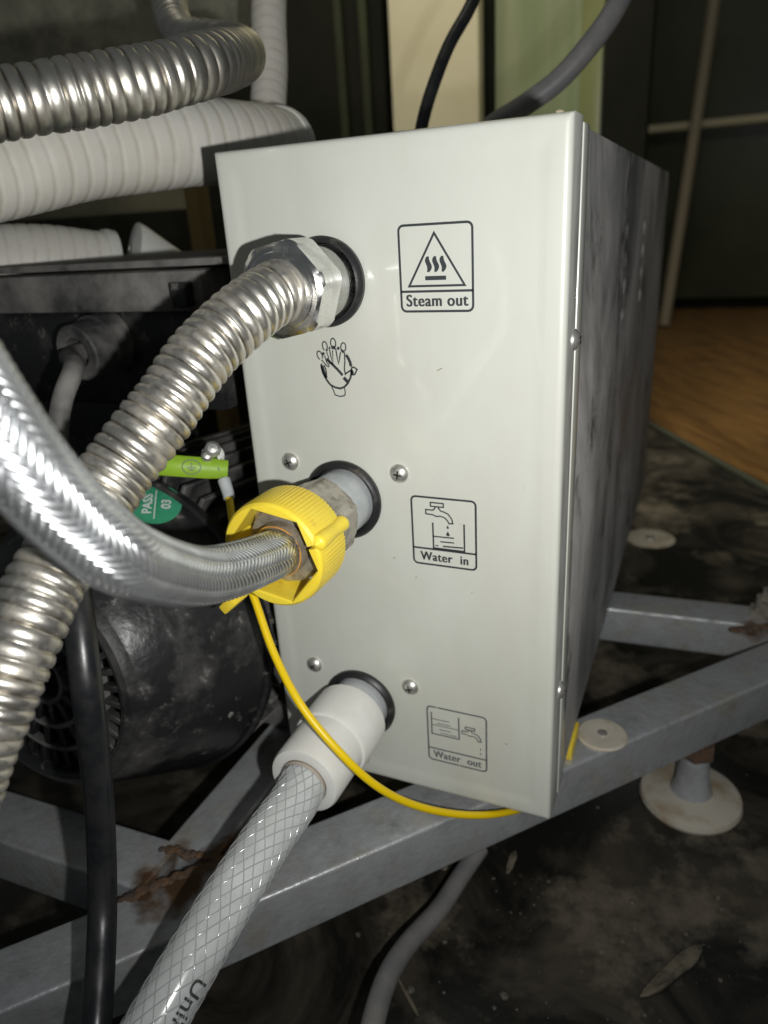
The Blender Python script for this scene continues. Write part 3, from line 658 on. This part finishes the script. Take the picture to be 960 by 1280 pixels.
for (ra, rb, nn, w_) in ((1.4, 2.9, 14, .34), (2.9, 4.3, 20, .42), (4.3, 5.75, 34, .36)):
    for i in range(nn):
        t = 2*math.pi*i/nn+.1; e = u_*math.cos(t)+v_*math.sin(t); tn = np.cross(axn, e)
        Rm = Matrix([[e[q], tn[q], axn[q]] for q in range(3)])
        box('grille_rib', A0+e*(ra+rb)/2+axn*.15, (rb-ra-.1, w_, .5), M['motor'], mo, Rm, .06, 1)
# vents round the near edge of the cover
for i in range(36):
    t = 2*math.pi*i/36; e = u_*math.cos(t)+v_*math.sin(t); tn = np.cross(axn, e)
    Rm = Matrix([[e[q], tn[q], axn[q]] for q in range(3)])
    box('vent_slot', A0+e*7.0+axn*2.15, (.12, .45, 1.1), M['dark'], mo, Matrix([[(e*.87-axn*.5)[q], tn[q], (axn*.87+e*.5)[q]] for q in range(3)]), .05, 1) if False else None
body = lathe('motor_body', A1+axn*.3, axn, [(0, 9.0), (20, 9.0), (20, .01)], M['motor_dusty'], mo, 64)
for i in range(44):
    t = 2*math.pi*i/44; e = u_*math.cos(t)+v_*math.sin(t); tn = np.cross(axn, e)
    if (A1+e*9)[2] < .5: continue
    Rm = Matrix([[e[q], tn[q], axn[q]] for q in range(3)])
    box('cooling_fin', A1+e*9.45+axn*11.3, (1.5, .3, 20), M['motor_dusty'], mo, Rm, .06, 1)
box('mount_foot', (-2.6, 5.5, .1), (3.4, 5, 2.1), M['motor_dusty'], mo, None, .15)
# terminal box
span('terminal_box', -25, -4.2, 4.0, 15, 20.5, 26.4, M['motor'], mo, .5)
span('box_neck', -23, -14.5, 7, 14, 15.5, 20.6, M['motor'], mo, .3)
span('box_lid', -27, -3.6, 2.6, 16, 26.4, 28.6, M['motor_dusty'], mo, .35)
span('lid_plate', -30, -1.6, 3.0, 20, 28.75, 29.15, M['motor_dusty'], mo, .12)
span('clip_block', -5.2, -4.2, 1.9, 3.0, 26.7, 28.0, M['motor'], mo, .12)
gc_ = np.array([-12.25, 1.4, 24.3])
lathe('cable_gland', gc_, (0.05, 1, 0.1), [(1.2, .3), (1.2, .86), (0.05, .88), (0, 1.0), (0, 1.5), (.1, 1.62), (1.5, 1.66), (1.55, 1.85), (2.9, 1.88), (3.0, 1.2)], M['motor_dusty'], mo, 40)
# screws on the lower flange
for (px_, py_) in ((293, 862), (286, 889)):
    c = pt(px_, py_, 42); lathe('flange_bolt', c, (0, -1, .1), [(0, .35), (.2, .33), (.3, .2), (.32, .01)], M['screw'], mo, 16)
# gland cable
GP = Path([gc_+np.array([.1, 1.1, .1]), gc_+np.array([0, -.4, -.05]), pt(92, 462, 37.2), pt(78, 500, 37), pt(73, 545, 37.3), pt(85, 620, 38), pt(120, 700, 39)])
o = tube('motor_cable', GP, .52, M['motor_dusty'], None, 24, .15); tag(o, 'dusty grey black cable drooping out of the motor cable gland', 'cable')

# sticker on the cover, laid on its surface
dg = bpy.context.evaluated_depsgraph_get(); dg.update()
def hit(obj, px, py):
    o_ = Vector(CAM_C*S); d_ = Vector(CAM_R @ np.array([px-CX, CY-py, -F])).normalized()
    ok, loc, nor, _ = obj.ray_cast(o_, d_); return (np.array(loc)/S, np.array(nor)) if ok else (None, None)
c, nrm = hit(cover, 194, 630)
print('sticker', c, nrm)
if c is not None:
    if nrm.dot(CAM_C-c) < 0: nrm = -nrm
    up = CAM_R @ np.array([.985, .17, 0]); up = up-nrm*up.dot(nrm); up /= np.linalg.norm(up); rt = np.cross(nrm, up)   # reading direction runs up the photo
    rt = -rt if rt.dot(CAM_R @ np.array([0, 1., 0])) < 0 else rt
    def conf(a, b, h):
        p = c+rt*a-up*0+up*b+nrm*2; ok, loc, nn_, _ = cover.ray_cast(Vector(p*S), Vector(-nrm)); q = np.array(loc)/S if ok else p-nrm*2
        return q+nrm*h
    # a: reading axis (bottom to top of the photo), b: across
    kk = MB(); rs = [0, .35, .7, 1.1, 1.45]; nn = 40
    for ri_ in rs:
        for t in range(nn): kk.v.append(tuple(conf(ri_*math.cos(2*math.pi*t/nn), ri_*math.sin(2*math.pi*t/nn), .03)))
    for i in range(len(rs)-1):
        for t in range(nn): kk.f.append((i*nn+t, i*nn+(t+1) % nn, (i+1)*nn+(t+1) % nn, (i+1)*nn+t))
    kk.a = [0]*len(kk.v); so = kk.build('inspection_sticker', M['green'], mo); so['label'] = 'round green sticker reading PASS 03'
    ik = Ink(); sg = 1
    ik.text('PASS', (0, .18), .72, 1.0, .015); ik.text('03', (0, -.84), .72, 1.0, .015); ik.stroke([(t, 0) for t in np.linspace(-1.1, 1.1, 24)], .06)
    # letters: x runs up the photo, their tops point left
    mk('sticker_lettering', [tuple(conf(x, -y, .045)) for x, y in ik.v], ik.f, M['whiteink'], so, False)

# ---- earth wire with tag
ew = thing('earth_wire', 'thin yellow wire looping from the motor lug under the metal box', 'wire')
WP = Path([pt(280, 600, 38.3), pt(286, 620, 38), pt(291, 655, 37.4), pt(300, 700, 36.6), pt(318, 748, 36), pt(343, 818, 35.2), pt(378, 884, 34.2), pt(428, 944, 34.0), pt(466, 979, 34.9), pt(504, 1001, 36.2), pt(552, 1015, 37.8), pt(600, 1019, 39.4), pt(640, 1014, 41.2), pt(672, 1003, 44)])
tube('wire', WP, .2, M['ywire'], ew, 16, .12)
s_ = .0
tube('crimp_sleeve', WP, lambda T, A: .34-.05*(T/1.3), M['grey_pl'], ew, 20, .1, 0, 1.1)
lp = pt(270, 578, 38.6)
lathe('ring_lug', pt(266, 570, 38.9), CAM_C-lp+np.array([0, 0, 9]), [(0, .25), (0, .62), (.09, .62), (.09, .25)], M['chrome'], ew, 28)
t_ = thing('earth_tag', 'lime green paper tag with earth symbol hanging by the motor lug', 'tag')
c = np.array(pt(243, 584, 38.0)); vx = np.array(pt(285, 587, 38.2))-c; vx /= np.linalg.norm(vx); nn_ = (CAM_C-c)/np.linalg.norm(CAM_C-c); vy = np.cross(nn_, vx)
nn_ = np.cross(vx, vy)
def tg(a, b, h=0): return c+vx*a+vy*b*(1-.12*max(0, a-.6))+nn_*(h-.10*math.sin(a*1.6)-.12*max(0, a-.9))
V = []; Fc = []; ua = np.linspace(-2.3, 1.72, 24)
for hh in (0, -.03):
    for a in ua:
        for b in (-.56, 0, .56): V.append(tg(a, b, hh))
for i in range(23):
    for j in range(2):
        Fc.append((i*3+j, (i+1)*3+j, (i+1)*3+j+1, i*3+j+1)); q = 72; Fc.append((q+i*3+j+1, q+(i+1)*3+j+1, q+(i+1)*3+j, q+i*3+j))
    for j in (0, 2): Fc.append((i*3+j, (i+1)*3+j, 72+(i+1)*3+j, 72+i*3+j))
mk('tag_strip', V, Fc, M['tag'], t_)
ik = Ink(); ik.arc((-.15, 0), .47, .38, 0, 360, .045, 32); ik.stroke([(-.15, .24), (-.15, -.02)], .04)
for yy, ww in ((-.0, .24), (.09, .16), (.17, .09)): ik.stroke([(-.15-ww, -.0-yy*0+(-.02 if yy == 0 else -.02-yy)), (-.15+ww, (-.02 if yy == 0 else -.02-yy))], .04)
ik.stroke([(1.2, .1), (1.28, -.12)], .05)
ik.build('earth_symbol', lambda x, y: tuple(tg(x, y, .012)), M['print'], t_)
for (px_, py_, r_) in ((266, 562, .42), (259, 571, .3)):
    p = pt(px_, py_, 37.9); lathe('lug_bolt', p, CAM_C-p+np.array([0, 0, 12]), [(-1.2, r_*.8), (0, r_*.8), (0, r_), (.18, r_*.95), (.3, r_*.6), (.33, .01)], M['screw'], mo, 20)

# ---- black power cable
KP = Path([pt(62, 640, 31), pt(86, 700, 28.6), pt(97, 762, 27.2), pt(107, 850, 26.8), pt(118, 940, 28), pt(126, 1040, 29.6), pt(128, 1140, 29.8), pt(124, 1230, 28.5), pt(119, 1300, 27.5), pt(112, 1400, 27)])
o = tube('power_cable', KP, .58, M['cable'], None, 36, .12); tag(o, 'thick shiny black cable hanging in front of the motor fan grille', 'cable')

# ---- hoses upper left
lo_ = Path([pt(-90, 140, 25.5), pt(0, 130, 26.6), pt(100, 116, 27.8), pt(200, 96, 29.2), pt(262, 80, 31), pt(296, 72, 35), pt(296, 62, 41), pt(262, 52, 46.5), pt(226, 42, 50.5), pt(212, 5, 52), pt(212, -70, 52)])
rf, cr = corr(.56, .15, 1.26)
o = tube('looped_steel_hose', lo_, rf, M['steel'], None, 56, .05, 0, None, cr); tag(o, 'corrugated steel hose lying across the upper left and looping back', 'hose')
def rib(pitch, dep, R):
    def rf(T, A): p = (T/pitch) % 1; return R-dep*np.exp(-((p-.5)/.09)**2)+.03*np.sin(T*.9+A)
    def cr(T, A): p = (T/pitch) % 1; return np.exp(-((p-.5)/.10)**2)
    return rf, cr
def ribbed(name, path, pitch, dep, R, lab, cuff=None):
    t = thing(name, lab, 'hose'); rf, cr = rib(pitch, dep, R); tube('hose', path, rf, M['ribwhite'], t, 56, pitch/9, 0, None, cr)
    if cuff is not None:
        P_, T_, _, _ = path.ev(np.array([cuff])); lathe('end_cuff', P_[0], T_[0], [(0, R-.1), (0, R+.12), (.3, R+.2), (.8, R+.14), (.85, R-.4)], M['white_pl'], t, 48)
    return t
fp_ = Path([pt(-110, 232, 31.5), pt(0, 208, 34.6), pt(120, 188, 38), pt(240, 178, 41.5), pt(318, 181, 45), pt(352, 186, 48)])
ribbed('ribbed_white_hose', fp_, 1.05, .06, 2.35, 'fat ribbed white plastic hose under the looped steel hose', fp_.L-.6)
wp = Path([pt(-120, 335, 46), pt(-20, 328, 48.5), pt(60, 327, 50.5), pt(142, 334, 53)])
ribbed('ribbed_white_hose', wp, .8, .05, 2.4, 'white ribbed plastic hose low behind the motor lid', wp.L-.7)
vp = Path([pt(336, -80, 56), pt(336, 0, 55.5), pt(337, 80, 55), pt(335, 150, 54), pt(330, 230, 53)])
ribbed('ribbed_white_hose', vp, .9, .06, 1.33, 'thin white ribbed hose standing upright behind the looped steel hose')
c = pt(168, 312, 55); o = lathe('white_funnel', c, pt(225, 326, 57)-c, [(-.3, .4), (0, 2.0), (.4, 1.95), (2.4, 1.15), (3.6, .7), (3.7, .3)], M['white_pl'], None, 32)
tag(o, 'small white plastic funnel tip lying beside the low white hose', 'funnel')

# ---- cables
def cab(name, pts, r, m, lab):
    p = Path(pts); o = tube(name, p, r, m, None, 28, .2); tag(o, lab, 'cable')
cab('grey_cable', [pt(800, -60, 47), pt(768, 12, 47.5), pt(738, 55, 48), pt(698, 100, 49), pt(655, 132, 50), pt(612, 160, 51), pt(575, 200, 52)], .72, M['greycable'], 'grey cable curving down behind the top of the metal box')
cab('black_cable', [pt(615, -60, 50), pt(588, 8, 50), pt(562, 55, 50), pt(544, 100, 50), pt(530, 145, 50), pt(520, 200, 50)], .44, M['cable'], 'thin black cable in front of the cream board')
cab('grey_cable', [pt(600, 1060, 47), pt(578, 1092, 45.5), pt(549, 1136, 43), pt(510, 1180, 40), pt(484, 1222, 37), pt(466, 1280, 34), pt(452, 1360, 31)], .57, M['greycable'], 'grey cable running down across the dirty floor below the beam')

# ---- debris
def chip(px, py, L, wdt, th, ang_, m, lab, cat, name):
    c = at(px, py, 2, FZ); n = 14; V = []; Fc = []
    for i in range(n+1):
        t = i/n*2-1; w_ = wdt*(1-abs(t)**5)**.5*(.8+.25*math.sin(2.1*t+1))*(1+.08*math.sin(7*t+px)); x = t*L/2
        for (a, b) in ((-w_/2, 0), (-w_/2*.8, th), (0, th*(.25+.5*max(0, abs(t)-.6)+.2*math.sin(5*t))), (w_/2*.75, th*.8), (w_/2, 0)): V.append((x, a+.12*L*.1*math.sin(2.2*t), b+.01))
    for i in range(n):
        for j in range(5): Fc.append((i*5+j, i*5+(j+1) % 5, (i+1)*5+(j+1) % 5, (i+1)*5+j))
    R_ = Matrix.Rotation(ang_, 3, 'Z'); V = [tuple(R_ @ Vector(v)+Vector(c)) for v in V]
    o = mk(name, V, Fc, m, None); tag(o, lab, cat); return o
M['splinter'] = mat('pale_splinter', (.17, .145, .105), .8, color2=(.06, .05, .036), scale=70, stretch=(1, 1, 1), lo=.45, hi=.6)
def dirang(p, q): a = at(*p, 2, FZ); b = at(*q, 2, FZ); return math.atan2(b[1]-a[1], b[0]-a[0]), float(np.linalg.norm(b-a))
a_, l_ = dirang((800, 1248), (880, 1186)); chip(840, 1216, l_, .95, .35, a_, M['splinter'], 'long pale wood splinter on the dirty floor at lower right', 'wood splinter', 'wood_splinter')
a_, l_ = dirang((634, 1094), (645, 1066)); chip(639, 1080, l_, .5, .35, a_, M['splinter'], 'short brown stick on the floor just below the box corner', 'stick', 'small_stick')
a_, l_ = dirang((497, 1222), (522, 1272)); chip(510, 1247, l_, .22, .15, a_, M['splinter'], 'thin pale straw on the floor beside the lower grey cable', 'straw', 'dry_straw')
mb = MB()
def blob(cx, cy, r):
    n = 8; k = rng.uniform(.6, 1.3, (4, n)); V = [(cx+r*s*math.cos(2*math.pi*j/n)*k[i][j], cy+r*s*math.sin(2*math.pi*j/n)*k[i][j], FZ+h*r*k[i][0]) for i, (h, s) in enumerate(((-.1, .9), (.25, 1), (.5, .7), (.66, .2))) for j in range(n)]
    Fc = [(i*n+j, i*n+(j+1) % n, (i+1)*n+(j+1) % n, (i+1)*n+j) for i in range(3) for j in range(n)]+[tuple(range(3*n, 4*n))]
    mb.add(V, Fc)
cl = [(at(x, y, 2, FZ), s) for x, y, s in ((900, 1130, 5), (940, 1110, 4), (790, 1170, 4), (690, 1210, 5), (600, 1190, 5), (730, 1250, 4), (560, 1240, 5), (870, 1240, 4), (940, 1220, 5), (520, 1130, 4), (640, 1150, 5))]
for _ in range(330):
    c, s = cl[rng.integers(len(cl))] if rng.random() < .7 else (np.array([rng.uniform(8, 38), rng.uniform(-16, 40), 0]), 2)
    x, y = c[0]+rng.normal(0, s*.6), c[1]+rng.normal(0, s*.6); blob(x, y, float(np.clip(rng.lognormal(-3.3, .7), .015, .26)))
o = mb.build('floor_crumbs', M['chip'], None, False); stuff(o); o['label'] = 'crumbs of plaster and grit scattered over the black floor'; o['category'] = 'crumbs'
